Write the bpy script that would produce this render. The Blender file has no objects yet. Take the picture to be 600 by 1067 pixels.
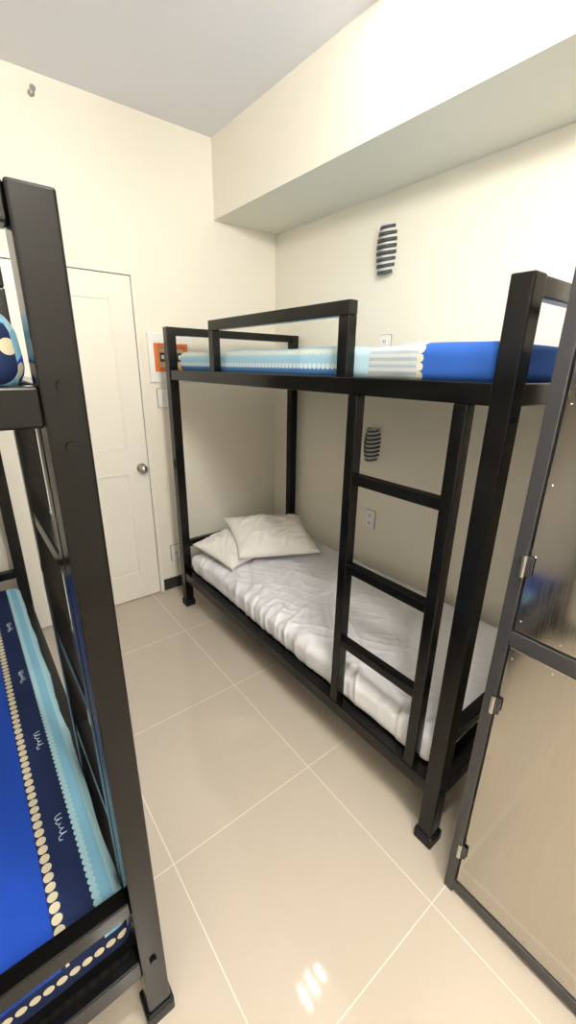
import bpy, bmesh, math, random
from mathutils import Vector, Matrix, noise
random.seed(3)
scene = bpy.context.scene
scene.view_settings.view_transform = 'Standard'
scene.view_settings.look = 'None'

# ------------------------------------------------------------ helpers
def link(o, parent=None):
    scene.collection.objects.link(o)
    if parent: o.parent = parent
    return o

def empty(name):
    e = bpy.data.objects.new(name, None); e.empty_display_size = .1
    return link(e)

def new_mat(name):
    m = bpy.data.materials.new(name); m.use_nodes = True
    return m, m.node_tree, m.node_tree.nodes['Principled BSDF']

def simple(name, col, rough=.5, metal=0., bump=0., bscale=40., spec=.5, var=0.):
    m, nt, b = new_mat(name)
    b.inputs['Base Color'].default_value = (*col, 1)
    b.inputs['Roughness'].default_value = rough
    b.inputs['Metallic'].default_value = metal
    b.inputs['Specular IOR Level'].default_value = spec
    tc = nt.nodes.new('ShaderNodeTexCoord')
    n = nt.nodes.new('ShaderNodeTexNoise'); n.inputs['Scale'].default_value = bscale
    nt.links.new(tc.outputs['Object'], n.inputs['Vector'])
    if bump:
        bp = nt.nodes.new('ShaderNodeBump'); bp.inputs['Strength'].default_value = bump
        bp.inputs['Distance'].default_value = .002
        nt.links.new(n.outputs['Fac'], bp.inputs['Height'])
        nt.links.new(bp.outputs['Normal'], b.inputs['Normal'])
    if var:
        mx = nt.nodes.new('ShaderNodeMix'); mx.data_type = 'RGBA'
        mx.inputs[6].default_value = (*[c*(1-var) for c in col], 1)
        mx.inputs[7].default_value = (*[min(1, c*(1+var)) for c in col], 1)
        nt.links.new(n.outputs['Fac'], mx.inputs[0])
        nt.links.new(mx.outputs[2], b.inputs['Base Color'])
    return m

class NB:
    """tiny math-node builder"""
    def __init__(s, nt): s.nt = nt
    def m(s, op, a, b=None, c=None):
        n = s.nt.nodes.new('ShaderNodeMath'); n.operation = op
        for i, v in enumerate((a, b, c)):
            if v is None: continue
            if isinstance(v, (int, float)): n.inputs[i].default_value = v
            else: s.nt.links.new(v, n.inputs[i])
        return n.outputs[0]
    def mix(s, f, a, b):
        n = s.nt.nodes.new('ShaderNodeMix'); n.data_type = 'RGBA'
        for i, v in ((0, f), (6, a), (7, b)):
            if isinstance(v, tuple): n.inputs[i].default_value = (*v, 1)
            elif isinstance(v, (int, float)): n.inputs[i].default_value = v
            else: s.nt.links.new(v, n.inputs[i])
        return n.outputs[2]
    def band(s, x, lo, hi):
        return s.m('MULTIPLY', s.m('GREATER_THAN', x, lo), s.m('LESS_THAN', x, hi))
    def dots(s, across, along, centre, period, rad):
        f = s.m('SUBTRACT', s.m('FRACT', s.m('DIVIDE', s.m('ADD', along, 10.), period)), .5)
        f = s.m('MULTIPLY', f, period)
        a = s.m('SUBTRACT', across, centre)
        d = s.m('SQRT', s.m('ADD', s.m('MULTIPLY', f, f), s.m('MULTIPLY', a, a)))
        return s.m('LESS_THAN', d, rad)

def mesh_obj(name, verts, faces, mat=None, parent=None, smooth=False):
    me = bpy.data.meshes.new(name); me.from_pydata(verts, [], faces); me.update()
    if smooth:
        for p in me.polygons: p.use_smooth = True
    if mat: me.materials.append(mat)
    return link(bpy.data.objects.new(name, me), parent)

def box(name, x0, x1, y0, y1, z0, z1, mat, parent=None, bevel=0.):
    bm = bmesh.new(); bmesh.ops.create_cube(bm, size=1)
    for v in bm.verts:
        v.co = Vector((x0 if v.co.x < 0 else x1, y0 if v.co.y < 0 else y1, z0 if v.co.z < 0 else z1))
    if bevel:
        bmesh.ops.bevel(bm, geom=bm.edges[:], offset=bevel, segments=3, affect='EDGES', profile=.5)
    me = bpy.data.meshes.new(name); bm.to_mesh(me); bm.free()
    me.materials.append(mat)
    return link(bpy.data.objects.new(name, me), parent)

def cyl(name, p, axis, r, d, mat, parent=None, seg=24, r2=None):
    bm = bmesh.new()
    bmesh.ops.create_cone(bm, cap_ends=True, segments=seg, radius1=r, radius2=r if r2 is None else r2, depth=d)
    q = Vector((0, 0, 1)).rotation_difference(Vector(axis))
    bmesh.ops.rotate(bm, verts=bm.verts, cent=(0, 0, 0), matrix=q.to_matrix())
    bmesh.ops.translate(bm, verts=bm.verts, vec=p)
    me = bpy.data.meshes.new(name); bm.to_mesh(me); bm.free()
    me.materials.append(mat)
    return link(bpy.data.objects.new(name, me), parent)

def sphere(name, p, r, mat, parent=None, sc=(1, 1, 1)):
    bm = bmesh.new(); bmesh.ops.create_uvsphere(bm, u_segments=32, v_segments=20, radius=r)
    bmesh.ops.scale(bm, verts=bm.verts, vec=sc); bmesh.ops.translate(bm, verts=bm.verts, vec=p)
    me = bpy.data.meshes.new(name); bm.to_mesh(me); bm.free(); me.materials.append(mat)
    for f in me.polygons: f.use_smooth = True
    return link(bpy.data.objects.new(name, me), parent)

def cloth_box(name, x0, x1, y0, y1, z0, z1, r, nx, ny, nz, disp, mat, parent=None):
    """rounded box with dense grid; disp(p, n)->offset vector"""
    vid = {}; verts = []; faces = []
    def V(i, j, k):
        key = (i, j, k)
        if key in vid: return vid[key]
        p = Vector((x0+(x1-x0)*i/nx, y0+(y1-y0)*j/ny, z0+(z1-z0)*k/nz))
        c = Vector((min(max(p.x, x0+r), x1-r), min(max(p.y, y0+r), y1-r), min(max(p.z, z0+r), z1-r)))
        d = p-c
        n = d.normalized() if d.length > 1e-9 else Vector((0, 0, 1))
        q = c+n*r
        q = q+disp(q, n)
        vid[key] = len(verts); verts.append(q); return vid[key]
    for i in range(nx):
        for j in range(ny):
            faces.append((V(i, j, nz), V(i+1, j, nz), V(i+1, j+1, nz), V(i, j+1, nz)))
            faces.append((V(i, j, 0), V(i, j+1, 0), V(i+1, j+1, 0), V(i+1, j, 0)))
    for i in range(nx):
        for k in range(nz):
            faces.append((V(i, 0, k), V(i+1, 0, k), V(i+1, 0, k+1), V(i, 0, k+1)))
            faces.append((V(i, ny, k), V(i, ny, k+1), V(i+1, ny, k+1), V(i+1, ny, k)))
    for j in range(ny):
        for k in range(nz):
            faces.append((V(0, j, k), V(0, j, k+1), V(0, j+1, k+1), V(0, j+1, k)))
            faces.append((V(nx, j, k), V(nx, j+1, k), V(nx, j+1, k+1), V(nx, j, k+1)))
    return mesh_obj(name, verts, faces, mat, parent, smooth=True)

# ------------------------------------------------------------ materials
M_wall = simple('wall_cream_paint', (.84, .797, .695), .45, bump=.08, bscale=120, spec=.3)
M_ceil = simple('ceiling_paint', (.87, .86, .89), .8)
M_door = simple('door_paint', (.83, .80, .71), .35, spec=.5)
M_trim = simple('baseboard_dark', (.03, .03, .032), .35)
M_metal = simple('black_powder_coat', (.004, .0037, .0034), .18, spec=.28)
M_rubber = simple('black_rubber', (.006, .006, .006), .5, spec=.25)
M_sheet = simple('white_sheet', (.77, .77, .80), .85, bump=.15, bscale=500, spec=.2)
M_pillow = simple('pillow_cloth', (.80, .77, .73), .85, bump=.15, bscale=400, spec=.2)
M_lframe = simple('locker_frame_grey', (.045, .045, .048), .3, metal=.3)
M_chrome = simple('chrome', (.55, .53, .50), .22, metal=1.)
M_plastic = simple('white_plastic', (.86, .85, .82), .35)
M_slat = simple('sconce_slat_dark', (.05, .052, .056), .35)
M_frost = simple('sconce_frosted_white', (.78, .78, .78), .5)
M_orange = simple('panel_orange_label', (.66, .17, .035), .3)
M_dark = simple('dark_plastic_and_gap_shade', (.03, .025, .02), .4)  # also serves as painted shade in the door gap
M_shade_line = simple('outlet_shadow_line', (.25, .23, .19), .5)
M_ink = simple('script_print', (.62, .78, .86), .8)

# brushed stainless door sheet: fine vertical brushing + gentle oil-canning
M_ldoor, nt, b = new_mat('locker_brushed_steel')
b.inputs['Metallic'].default_value = 1.
nb = NB(nt)
tc = nt.nodes.new('ShaderNodeTexCoord')
mp = nt.nodes.new('ShaderNodeMapping'); mp.inputs['Scale'].default_value = (400, 400, 6)
n1 = nt.nodes.new('ShaderNodeTexNoise'); n1.inputs['Scale'].default_value = 1
n2 = nt.nodes.new('ShaderNodeTexNoise'); n2.inputs['Scale'].default_value = 3.
nt.links.new(tc.outputs['Object'], mp.inputs[0]); nt.links.new(mp.outputs[0], n1.inputs['Vector'])
nt.links.new(tc.outputs['Object'], n2.inputs['Vector'])
nt.links.new(nb.mix(n1.outputs['Fac'], (.46, .435, .39), (.54, .51, .46)), b.inputs['Base Color'])
nt.links.new(nb.m('ADD', .07, nb.m('MULTIPLY', n1.outputs['Fac'], .10)), b.inputs['Roughness'])
bp_ = nt.nodes.new('ShaderNodeBump'); bp_.inputs['Strength'].default_value = .5; bp_.inputs['Distance'].default_value = .006
nt.links.new(n2.outputs['Fac'], bp_.inputs['Height']); nt.links.new(bp_.outputs['Normal'], b.inputs['Normal'])

def emis(name, col, s):
    m = bpy.data.materials.new(name); m.use_nodes = True
    nt = m.node_tree; nt.nodes.clear()
    e = nt.nodes.new('ShaderNodeEmission'); o = nt.nodes.new('ShaderNodeOutputMaterial')
    e.inputs[0].default_value = (*col, 1); e.inputs[1].default_value = s
    nt.links.new(e.outputs[0], o.inputs[0]); return m

# floor tiles
M_floor, nt, b = new_mat('polished_tile')
nb = NB(nt)
tc = nt.nodes.new('ShaderNodeTexCoord'); sp = nt.nodes.new('ShaderNodeSeparateXYZ')
nt.links.new(tc.outputs['Object'], sp.inputs[0])
def line(c, off):
    f = nb.m('FRACT', nb.m('DIVIDE', nb.m('ADD', c, 12.-off), .6))
    d = nb.m('MINIMUM', f, nb.m('SUBTRACT', 1., f))
    return nb.m('LESS_THAN', d, .0026)
g = nb.m('MAXIMUM', line(sp.outputs[0], .29), line(sp.outputs[1], .36))
nz = nt.nodes.new('ShaderNodeTexNoise'); nz.inputs['Scale'].default_value = 2.5; nz.inputs['Detail'].default_value = 5
nt.links.new(tc.outputs['Object'], nz.inputs['Vector'])
base = nb.mix(nz.outputs['Fac'], (.535, .472, .385), (.575, .51, .42))
col = nb.mix(g, base, (.74, .69, .61))
nt.links.new(col, b.inputs['Base Color'])
nt.links.new(nb.m('ADD', .06, nb.m('MULTIPLY', g, .4)), b.inputs['Roughness'])
b.inputs['Specular IOR Level'].default_value = .7

ROYAL = (.014, .065, .42); NAVY = (.012, .022, .075); LBLUE = (.22, .48, .66); TEAL = (.38, .62, .70); BEIGE = (.66, .60, .42)
def pattern_striped(name, xf, zt, zb):
    m, nt, b = new_mat(name); nb = NB(nt)
    b.inputs['Roughness'].default_value = .85; b.inputs['Specular IOR Level'].default_value = .2
    tc = nt.nodes.new('ShaderNodeTexCoord'); sp = nt.nodes.new('ShaderNodeSeparateXYZ')
    nt.links.new(tc.outputs['Object'], sp.inputs[0])
    ge = nt.nodes.new('ShaderNodeNewGeometry'); sn = nt.nodes.new('ShaderNodeSeparateXYZ')
    nt.links.new(ge.outputs['Normal'], sn.inputs[0])
    X, Y, Z = sp.outputs
    side = nb.m('GREATER_THAN', nb.m('ABSOLUTE', sn.outputs[0]), .7)
    endf = nb.m('GREATER_THAN', nb.m('ABSOLUTE', sn.outputs[1]), .7)
    s = nb.m('SUBTRACT', nb.m('SUBTRACT', xf, X), nb.m('MULTIPLY', side, nb.m('SUBTRACT', zt, Z)))
    c = nb.mix(0., LBLUE, LBLUE)
    c = nb.mix(nb.band(s, -.02, .02), c, TEAL)
    c = nb.mix(nb.band(s, -.2, -.06), c, ROYAL)
    c = nb.mix(nb.dots(s, Y, -.075, .026, .0105), c, BEIGE)
    c = nb.mix(nb.band(s, .055, .115), c, NAVY)
    c = nb.mix(nb.dots(s, Y, .055, .018, .0095), c, TEAL)
    c = nb.mix(nb.band(s, .115, .15), c, NAVY)
    c = nb.mix(nb.m('GREATER_THAN', s, .15), c, ROYAL)
    c = nb.mix(nb.dots(s, Y, .137, .026, .0115), c, BEIGE)
    c = nb.mix(nb.band(s, .40, .52), c, LBLUE)
    c = nb.mix(nb.dots(s, Y, .39, .026, .0115), c, BEIGE)
    c = nb.mix(nb.band(s, .60, .72), c, NAVY)
    e = nb.m('MULTIPLY', endf, nb.m('LESS_THAN', Z, zb+.09))
    c = nb.mix(e, c, NAVY)
    c = nb.mix(nb.m('MULTIPLY', endf, nb.dots(Z, X, zb+.06, .026, .011)), c, BEIGE)
    nt.links.new(c, b.inputs['Base Color'])
    return m
def pattern_cross(name, zt, zb):
    m, nt, b = new_mat(name); nb = NB(nt)
    b.inputs['Roughness'].default_value = .85; b.inputs['Specular IOR Level'].default_value = .2
    tc = nt.nodes.new('ShaderNodeTexCoord'); sp = nt.nodes.new('ShaderNodeSeparateXYZ')
    nt.links.new(tc.outputs['Object'], sp.inputs[0])
    X, Y, Z = sp.outputs
    c = nb.mix(nb.m('GREATER_THAN', Z, zb+.035), (.07, .20, .46), (.32, .53, .66))
    c = nb.mix(nb.dots(Z, Y, zb+.042, .024, .0105), c, (.60, .70, .73))
    c = nb.mix(nb.dots(Z, Y, zt-.016, .024, .0105), c, (.55, .56, .46))
    st = nb.m('GREATER_THAN', nb.m('FRACT', nb.m('DIVIDE', Z, .02)), .5)
    grey = nb.mix(st, (.30, .36, .40), (.46, .48, .46))
    c = nb.mix(nb.m('LESS_THAN', Y, 1.06), c, grey)
    c = nb.mix(nb.band(Y, .96, 1.06), c, (.36, .52, .60))
    c = nb.mix(nb.m('LESS_THAN', Y, .765), c, (.022, .085, .34))
    c = nb.mix(nb.dots(Y, Z, .765, .024, .011), c, (.55, .53, .40))
    nt.links.new(c, b.inputs['Base Color'])
    return m

# ------------------------------------------------------------ room
XL, XR, YF, YB, ZC = -.90, 2.01, -1.7, 2.727, 2.883
box('floor', XL-.1, XR+.1, YF-.1, YB+.1, -.1, 0, M_floor)
box('ceiling', XL-.1, XR+.1, YF-.1, YB+.1, ZC, ZC+.1, M_ceil)
box('wall_back', XL-.1, XR+.1, YB, YB+.1, 0, ZC, M_wall)
box('wall_front', XL-.1, XR+.1, YF-.1, YF, 0, ZC, M_wall)
box('wall_left', XL-.1, XL, YF, YB, 0, ZC, M_wall)
box('wall_right', XR, XR+.1, YF, YB, 0, ZC, M_wall)
box('ceiling_beam', 1.527, XR, YF, YB, 2.464, ZC, M_wall)
DX0, DX1, DZ = .14, .976, 2.105
box('baseboard_back', DX1+.012, XR, YB-.012, YB, 0, .085, M_trim)
box('baseboard_back_left', XL, DX0-.05, YB-.012, YB, 0, .085, M_trim)
box('baseboard_right', XR-.012, XR, YF, YB-.012, 0, .085, M_trim)
box('baseboard_left', XL, XL+.012, YF, YB-.012, 0, .085, M_trim)

# door with two moulded panels
door = empty('door_1')
YD = YB-.001
def ring(name, x0, x1, z0, z1, w, y0, y1, mat, parent, bev=.003):
    box(name+'_l', x0, x0+w, y0, y1, z0, z1, mat, parent, bev)
    box(name+'_r', x1-w, x1, y0, y1, z0, z1, mat, parent, bev)
    box(name+'_t', x0+w, x1-w, y0, y1, z1-w, z1, mat, parent, bev)
    if z0 > .01: box(name+'_b', x0+w, x1-w, y0, y1, z0, z0+w, mat, parent, bev)
ring('casing', DX0-.04, DX1+.0, 0, DZ, .022, YD-.022, YD, M_door, door)
lx0, lx1, lz1 = DX0-.015, DX1-.0255, DZ-.0255
box('gap_shade', DX0-.019, DX1-.021, YD-.003, YD, .004, DZ-.021, M_dark, door)  # dark strip behind the leaf stands in for shade in the gap
box('leaf', lx0, lx1, YD-.014, YD-.004, .008, lz1, M_door, door, .002)
ring('upper_panel_moulding', lx0+.12, lx1-.12, 1.08, lz1-.12, .016, YD-.018, YD-.0135, M_door, door)
ring('lower_panel_moulding', lx0+.12, lx1-.12, .2, .93, .016, YD-.018, YD-.0135, M_door, door)
cyl('knob_rose', (.905, YB-.019, .951), (0, 1, 0), .032, .008, M_chrome, door)
cyl('knob_stem', (.905, YB-.038, .951), (0, 1, 0), .011, .04, M_chrome, door)
sphere('knob', (.905, YB-.063, .951), .027, M_chrome, door, (1, .75, 1))
for i, z in enumerate((.25, 1.05, 1.85)):
    cyl('hinge_%d' % i, (lx0-.002, YB-.024, z), (0, 0, 1), .006, .08, M_chrome, door, 12)

# ------------------------------------------------------------ bunk beds
def tube(name, a, bb, parent, mat=M_metal, bev=.004):
    return box(name, a[0], bb[0], a[1], bb[1], a[2], bb[2], mat, parent, bev)

def bunk(xf, xb, yn, yf):
    e = empty('bunk_bed')
    P = .0275
    HT = 1.80
    for nx_, x in (('front', xf), ('wall', xb)):
        for ny_, y in (('near', yn), ('far', yf)):
            tube('post_%s_%s' % (nx_, ny_), (x-P, y-P, .012), (x+P, y+P, HT), e)
            box('foot_%s_%s' % (nx_, ny_), x-.035, x+.035, y-.035, y+.035, 0, .045, M_rubber, e, .006)
    for nm, x in (('front', xf), ('wall', xb)):
        tube('upper_rail_'+nm, (x-.022, yn+P, 1.515), (x+.022, yf-P, 1.57), e)
        tube('lower_rail_'+nm, (x-.022, yn+P, .205), (x+.022, yf-P, .265), e)
    xa, xc = min(xf, xb)+P, max(xf, xb)-P
    for nm, y in (('near', yn), ('far', yf)):
        tube('upper_end_'+nm, (xa, y-.022, 1.515), (xc, y+.022, 1.57), e)
        tube('lower_end_'+nm, (xa, y-.022, .205), (xc, y+.022, .265), e)
        tube('mid_end_'+nm, (xa, y-.02, .44), (xc, y+.02, .485), e)
        tube('top_end_'+nm, (xa, y-.02, HT-.045), (xc, y+.02, HT), e)
    g0, g1 = yn+.545, yn+1.43
    q = .019
    tube('guard_post_near', (xf-q, g0-.024, 1.57), (xf+q, g0+.024, HT-.045), e)
    tube('guard_post_far', (xf-q, g1-.024, 1.57), (xf+q, g1+.024, HT-.045), e)
    tube('guard_top', (xf-q, g0-.024, HT-.045), (xf+q, g1+.024, HT), e)
    l0, l1 = yn+.105, yn+.485
    tube('ladder_stile_near', (xf-.021, l0-.02, .265), (xf+.021, l0+.02, 1.515), e)
    tube('ladder_stile_far', (xf-.021, l1-.02, .265), (xf+.021, l1+.02, 1.515), e)
    for i, z in enumerate((1.235, .895, .565)):
        tube('ladder_rung_%d' % i, (xf-.018, l0+.02, z-.018), (xf+.018, l1-.02, z+.018), e)
    for nm, z in (('upper', 1.543), ('lower', .235)):
        box('deck_'+nm, min(xf, xb)+.023, max(xf, xb)-.023, yn+.023, yf-.023, z, z+.012, M_rubber, e)
        for i in range(5):
            y = yn+.2+i*(yf-yn-.4)/4
            tube('slat_%s_%d' % (nm, i), (min(xf, xb)+.022, y-.02, z-.028), (max(xf, xb)-.022, y+.02, z), e)
    k = 0
    for x in (xf, xb):
        for z in (1.57, 1.487, .25):
            cyl('bolt_%d' % k, (x, yn-P-.003, z), (0, 1, 0), .008, .007, M_metal, e, 12); k += 1
    return e

bunk(1.05, 1.955, .488, 2.44)
bunk(.122, -.80, .677, 2.62)

# mattresses ---------------------------------------------------
def soft(amp, f=4.):
    def d(p, n):
        v = noise.noise(Vector((p.x*f, p.y*f, p.z*f*1.5)))
        cr = max(0, 1-abs(noise.noise(Vector((p.x*5+p.y*2, p.y*3-p.x*2, 7.7))))*6)**2*.003
        return n*(amp*v+cr)
    return d
cloth_box('printed_mattress', 1.078, 1.925, .522, 2.405, 1.558, 1.668, .035, 60, 140, 10, soft(.008, 5), pattern_cross('sheet_blue_cross', 1.668, 1.56))
XF2 = .098
cloth_box('printed_mattress', -.77, XF2-.005, .71, 2.585, 1.558, 1.675, .04, 60, 140, 10, soft(.008, 5), pattern_striped('sheet_blue_striped_upper', XF2, 1.675, 1.56))
lowm = cloth_box('printed_mattress', -.77, XF2, .71, 2.585, .25, .40, .03, 80, 170, 12, soft(.006, 6), pattern_striped('sheet_blue_striped_lower', XF2, .40, .25))

def script_mark(y, x, z):
    cu = bpy.data.curves.new('script_print', 'CURVE'); cu.dimensions = '3D'; cu.bevel_depth = .0009
    sp_ = cu.splines.new('POLY')
    pts = []
    L = .085
    for i in range(70):
        t = i/69
        a = -math.sin(t*34)*(.004+.006*(abs(math.sin(t*5+.6))**3))
        if t < .12: a += .012*math.sin(t/.12*math.pi)
        pts.append((x-a-.002*math.cos(t*9), y+L*t+.003*math.cos(t*34), z))
    sp_.points.add(len(pts)-1)
    for q, p in zip(sp_.points, pts): q.co = (*p, 1)
    cu.materials.append(M_ink)
    return link(bpy.data.objects.new('script_print', cu), lowm)
for y in (.95, 1.3, 1.68, 2.1): script_mark(y, XF2-.088, .4035)

# white sheeted mattress: long soft creases fanning from the front edge
def rumple(p, n):
    a = math.radians(35)
    u = p.x*math.cos(a)+p.y*math.sin(a); v = -p.x*math.sin(a)+p.y*math.cos(a)
    warp = noise.noise(Vector((p.x*2.2, p.y*1.8, 1.)))
    r1 = max(0, 1-abs(noise.noise(Vector((u*2.+warp*.7, v*11+warp*2.2, 3.3))))*3.6)
    r2 = max(0, 1-abs(noise.noise(Vector((v*2.6+warp, u*13, 9.1))))*3.6)
    r3 = max(0, 1-abs(noise.noise(Vector((p.x*5+warp*2, p.y*17+warp*3, 4.4))))*3.2)
    front = max(0, min(1, (1.70-p.x)*2.0))
    side = max(0, min(1, (p.z-.28)*12))
    h = (r1**2*.012+r2**2*.007+r3**2*.005)*(.2+.8*front)*(.4+.6*side) + noise.noise(p*4)*.010*(.3+.7*side)
    return n*h
cloth_box('white_sheeted_mattress', 1.077, 1.925, .53, 2.395, .252, .398, .045, 170, 380, 20, rumple, M_sheet)

def pillow(name, c, w, l, t, rot, seed):
    nu, nv = 60, 46; verts = []; faces = []
    for side in (1, -1):
        for j in range(nv+1):
            for i in range(nu+1):
                u = 2*i/nu-1; v = 2*j/nv-1
                pu = 1-.07*(1-abs(v)**2)*abs(u); pv = 1-.08*(1-u*u)*abs(v)
                h = (max(0, 1-abs(u)**2.4)**.6)*(max(0, 1-abs(v)**2.4)**.6)*t/2
                wr = noise.noise(Vector((u*2+seed, v*1.6, seed*2+side)))*.014+max(0, 1-abs(noise.noise(Vector((u*1.2+v*1.5+seed, v*3.5-u*3, 5+seed))))*3.5)**2*.012
                edge = min(1, 4*(1-abs(u)), 4*(1-abs(v)))
                verts.append(Vector((u*w/2*pu, v*l/2*pv, side*h+wr*edge*(1 if side > 0 else .2))))
    off = (nu+1)*(nv+1)
    for s_ in (0, 1):
        for j in range(nv):
            for i in range(nu):
                a = s_*off+j*(nu+1)+i
                f = (a, a+1, a+nu+2, a+nu+1)
                faces.append(f if s_ == 0 else f[::-1])
    o = mesh_obj(name, verts, faces, M_pillow, None, True)
    bm = bmesh.new(); bm.from_mesh(o.data); bmesh.ops.remove_doubles(bm, verts=bm.verts, dist=.0008); bm.to_mesh(o.data); bm.free()
    for p in o.data.polygons: p.use_smooth = True
    o.location = c; o.rotation_euler = [math.radians(a) for a in rot]
    return o
pillow('pillow', (1.30, 2.19, .478), .43, .38, .14, (8, -2, 12), 1.)
pillow('pillow', (1.51, 2.08, .535), .56, .42, .17, (17, 5, -16), 4.)

# ------------------------------------------------------------ locker
lk = empty('metal_locker')
LX0, LX1, LY0, LY1, LH = .968, 1.42, -.55, .368, 1.95
box('locker_back', LX1-.01, LX1, LY0, LY1, .02, LH, M_ldoor, lk)
box('locker_side_far', LX0+.03, LX1, LY1-.012, LY1-.002, .02, LH, M_ldoor, lk)
box('locker_side_near', LX0+.03, LX1, LY0+.002, LY0+.012, .02, LH, M_ldoor, lk)
box('locker_top', LX0, LX1, LY0, LY1, LH-.01, LH, M_lframe, lk)
box('locker_shelf', LX0+.03, LX1, LY0+.01, LY1-.01, .96, .97, M_lframe, lk)
W = .03
ym = (LY0+LY1)/2
for nm, a, c in (('far', LY1-W, LY1), ('near', LY0, LY0+W), ('middle', ym-W/2, ym+W/2)):
    box('frame_post_'+nm, LX0, LX0+.03, a, c, 0, LH, M_lframe, lk, .002)
for nm, a, c in (('bottom', .02, .055), ('middle', .955, .995), ('top', LH-.04, LH-.01)):
    box('frame_rail_a_'+nm, LX0+.002, LX0+.028, LY0+W, ym-W/2, a, c, M_lframe, lk, .002)
    box('frame_rail_b_'+nm, LX0+.002, LX0+.028, ym+W/2, LY1-W, a, c, M_lframe, lk, .002)
for cname, a, c, hy in (('far', ym+W/2+.003, LY1-W-.003, LY1-W*.9), ('near', LY0+W+.003, ym-W/2-.003, LY0+W*.9)):
    for dn, z0, z1, hz in (('lower', .06, .95, (.2, .77)), ('upper', 1.0, LH-.045, (1.173, 1.74))):
        box('door_%s_%s' % (dn, cname), LX0+.006, LX0+.024, a, c, z0, z1, M_ldoor, lk, .002)
        for i, z in enumerate(hz):
            cyl('hinge_%s_%s_%d' % (dn, cname, i), (LX0-.004, hy, z), (0, 0, 1), .006, .055, M_chrome, lk, 14)
            box('hinge_leaf_%s_%s_%d' % (dn, cname, i), LX0-.002, LX0+.002, hy-.018, hy+.01, z-.024, z+.024, M_lframe, lk)
        bm = bmesh.new()
        pts = []
        n = 6
        for i in range(n):
            zz = z0+.03+(z1-z0-.06)*i/(n-1); pts += [(a+.012, zz), (c-.012, zz)]
        for i in range(1, 4):
            yy = a+(c-a)*i/4; pts += [(yy, z0+.015), (yy, z1-.015)]
        for (yy, zz) in pts:
            bmesh.ops.create_uvsphere(bm, u_segments=8, v_segments=6, radius=.0026, matrix=Matrix.Translation((LX0+.006, yy, zz)))
        me = bpy.data.meshes.new('rivets'); bm.to_mesh(me); bm.free(); me.materials.append(M_chrome)
        link(bpy.data.objects.new('rivets_%s_%s' % (dn, cname), me), lk)
        ly = a+.05 if cname == 'far' else c-.05
        box('latch_%s_%s' % (dn, cname), LX0-.008, LX0+.006, ly-.012, ly+.012, (z0+z1)/2-.05, (z0+z1)/2+.05, M_chrome, lk, .003)

# ------------------------------------------------------------ wall fittings
def sconce(y, z, h=.25, w=.115, d=.065):
    e = empty('wall_sconce')
    X0 = XR
    box('back_plate', X0-.008, X0-.0005, y-w/2+.008, y+w/2-.008, z-h/2+.006, z+h/2-.006, M_frost, e, .002)
    def shell(name, r_w, r_d, z0, z1, mat, th=.003, drop=0.):
        N = 20; vs = []; fs = []
        for i in range(N+1):
            a = math.pi*i/N
            cy, cx = math.cos(a), math.sin(a)
            for zz in (z0, z1):
                for o_ in (0, th):
                    vs.append((X0-.0005-(r_d-o_)*cx, y+(r_w-o_)*cy, zz-drop*cx))
        for i in range(N):
            a = i*4; b_ = a+4
            fs += [(a, b_, b_+2, a+2), (a+1, a+3, b_+3, b_+1), (a, a+1, b_+1, b_), (a+2, b_+2, b_+3, a+3)]
        return mesh_obj(name, vs, fs, mat, e, True)
    shell('diffuser', w/2-.012, d-.014, z-h/2+.008, z+h/2-.008, M_frost)
    n = 8
    for i in range(n):
        zz = z-h/2+h*(i+.5)/n
        k = 1-.18*abs((i-(n-1)/2)/((n-1)/2))**2
        shell('slat_%d' % i, w/2*k, d*k, zz-.0085*h/.25, zz+.0085*h/.25, M_slat, .012, .012)
    return e
sconce(1.705, 2.20, .24, .115)
sconce(1.694, 1.157, .20, .11)

def plate(name, wall, c, z, w=.075, h=.118, outlet=True):
    e = empty(name)
    if wall == 'R':
        box('shadow_line', XR-.004, XR-.0005, c-w/2-.003, c+w/2+.003, z-h/2-.003, z+h/2+.003, M_shade_line, e)  # darker rim paints a shadow line around the plate
        box('plate', XR-.011, XR-.0035, c-w/2, c+w/2, z-h/2, z+h/2, M_plastic, e, .003)
        if outlet:
            for i, dz in enumerate((-.026, .026)):
                box('socket_%d' % i, XR-.014, XR-.010, c-.016, c+.016, z+dz-.016, z+dz+.016, M_plastic, e, .001)
                for k, dy in enumerate((-.006, .006)):
                    box('slot_%d_%d' % (i, k), XR-.0148, XR-.0135, c+dy-.002, c+dy+.002, z+dz-.008, z+dz+.008, M_dark, e)
    else:
        box('shadow_line', c-w/2-.003, c+w/2+.003, YB-.004, YB-.0005, z-h/2-.003, z+h/2+.003, M_shade_line, e)  # same painted shadow line, back wall
        box('plate', c-w/2, c+w/2, YB-.011, YB-.0035, z-h/2, z+h/2, M_plastic, e, .003)
        box('rocker', c-.016, c+.016, YB-.014, YB-.010, z-.03, z+.03, M_plastic, e, .002)
        if outlet:
            for k, dx in enumerate((-.006, .006)):
                box('slot_%d' % k, c+dx-.002, c+dx+.002, YB-.0148, YB-.0135, z-.008, z+.008, M_dark, e)
    return e
plate('wall_outlet', 'R', 1.667, .665)
plate('wall_outlet', 'R', 1.667, 1.715)
plate('light_switch', 'B', 1.098, 1.39, outlet=False)
plate('wall_outlet', 'B', 1.098, .283)

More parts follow.
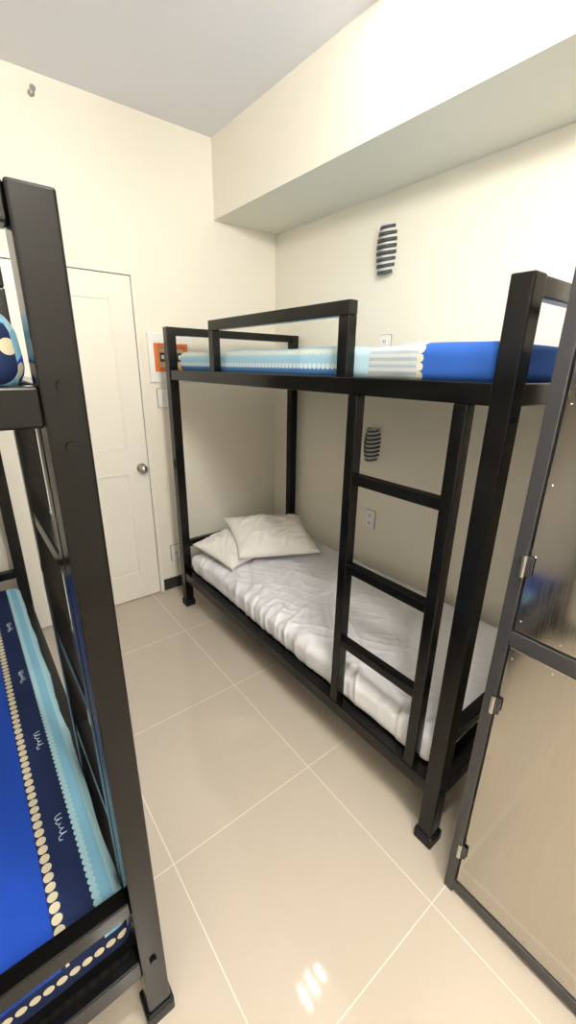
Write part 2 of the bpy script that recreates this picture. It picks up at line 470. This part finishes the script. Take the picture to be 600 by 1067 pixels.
bp = empty('breaker_panel')
box('cover', 1.02, 1.315, YB-.02, YB-.0005, 1.49, 1.785, M_plastic, bp, .004)
ring('window_frame', 1.055, 1.28, 1.555, 1.725, .028, YB-.027, YB-.019, M_orange, bp, .002)
box('window_label', 1.084, 1.251, YB-.023, YB-.0195, 1.584, 1.697, simple('label_paper', (.62, .42, .25), .5), bp)
box('window_dark', 1.09, 1.245, YB-.027, YB-.0225, 1.615, 1.67, M_dark, bp, .001)
for i in range(5):
    box('breaker_%d' % i, 1.097+i*.029, 1.115+i*.029, YB-.032, YB-.0265, 1.632, 1.655, M_plastic, bp, .001)

sk = empty('sprinkler_head')
cyl('escutcheon', (.574, YB-.004, 2.795), (0, 1, 0), .014, .007, M_chrome, sk)
cyl('stem', (.574, YB-.025, 2.795), (0, 1, 0), .006, .045, M_chrome, sk)
cyl('deflector', (.574, YB-.058, 2.795), (0, 1, 0), .013, .003, M_chrome, sk)
box('frame_arm_1', .562, .566, YB-.058, YB-.028, 2.792, 2.798, M_chrome, sk)
box('frame_arm_2', .582, .586, YB-.058, YB-.028, 2.792, 2.798, M_chrome, sk)

# ------------------------------------------------------------ lights (unseen fixtures, rear globe added as fill)
def globe_light(x, y, r, watts, col, z, name='unseen_globe_light'):
    e = empty(name)
    cyl('canopy', (x, y, ZC-.0105), (0, 0, 1), .05, .02, M_plastic, e, 32)
    cyl('rod', (x, y, (ZC+z)/2+r/2), (0, 0, 1), .006, ZC-z-r+.01, M_plastic, e, 12)
    sphere('globe', (x, y, z), r, emis('globe_glow', col, watts/(math.pi*4*math.pi*r*r)), e)
globe_light(.45, .10, .09, 84, (1., .968, .905), 2.66)  # unseen main light placed from the bunk shadow; globe shape chosen to brighten walls
globe_light(.20, -1.0, .10, 80, (1., .968, .905), 2.60)  # fill light added behind the camera, no known fixture there
e = empty('ceiling_downlight')
box('body', 1.20, 1.46, 1.17, 1.37, ZC-.02, ZC-.0005, M_plastic, e)
G = emis('downlight_glow', (1, .97, .92), 75)
for i in range(3):
    x0 = 1.215+i*.092; y0 = 1.185+.02*i
    box('led_strip_%d' % i, x0, x0+.009, y0, y0+.13, ZC-.023, ZC-.0205, G, e)

w = bpy.data.worlds.new('world'); scene.world = w; w.use_nodes = True
w.node_tree.nodes['Background'].inputs[0].default_value = (.8, .8, .8, 1)
w.node_tree.nodes['Background'].inputs[1].default_value = .3

# ------------------------------------------------------------ camera
cd = bpy.data.cameras.new('camera'); cam = link(bpy.data.objects.new('camera', cd))
cd.sensor_fit = 'VERTICAL'; cd.sensor_height = 36; cd.lens = 36*433/1067; cd.clip_start = .02
fwd = Vector((.5856, .7397, -.3309)).normalized()
rt = Vector((.7871, -.6167, .0145)); rt = (rt-fwd*rt.dot(fwd)).normalized()
up = rt.cross(fwd)
M = Matrix((rt, up, -fwd)).transposed().to_4x4(); M.translation = (0, 0, 1.6)
cam.matrix_world = M
scene.camera = cam
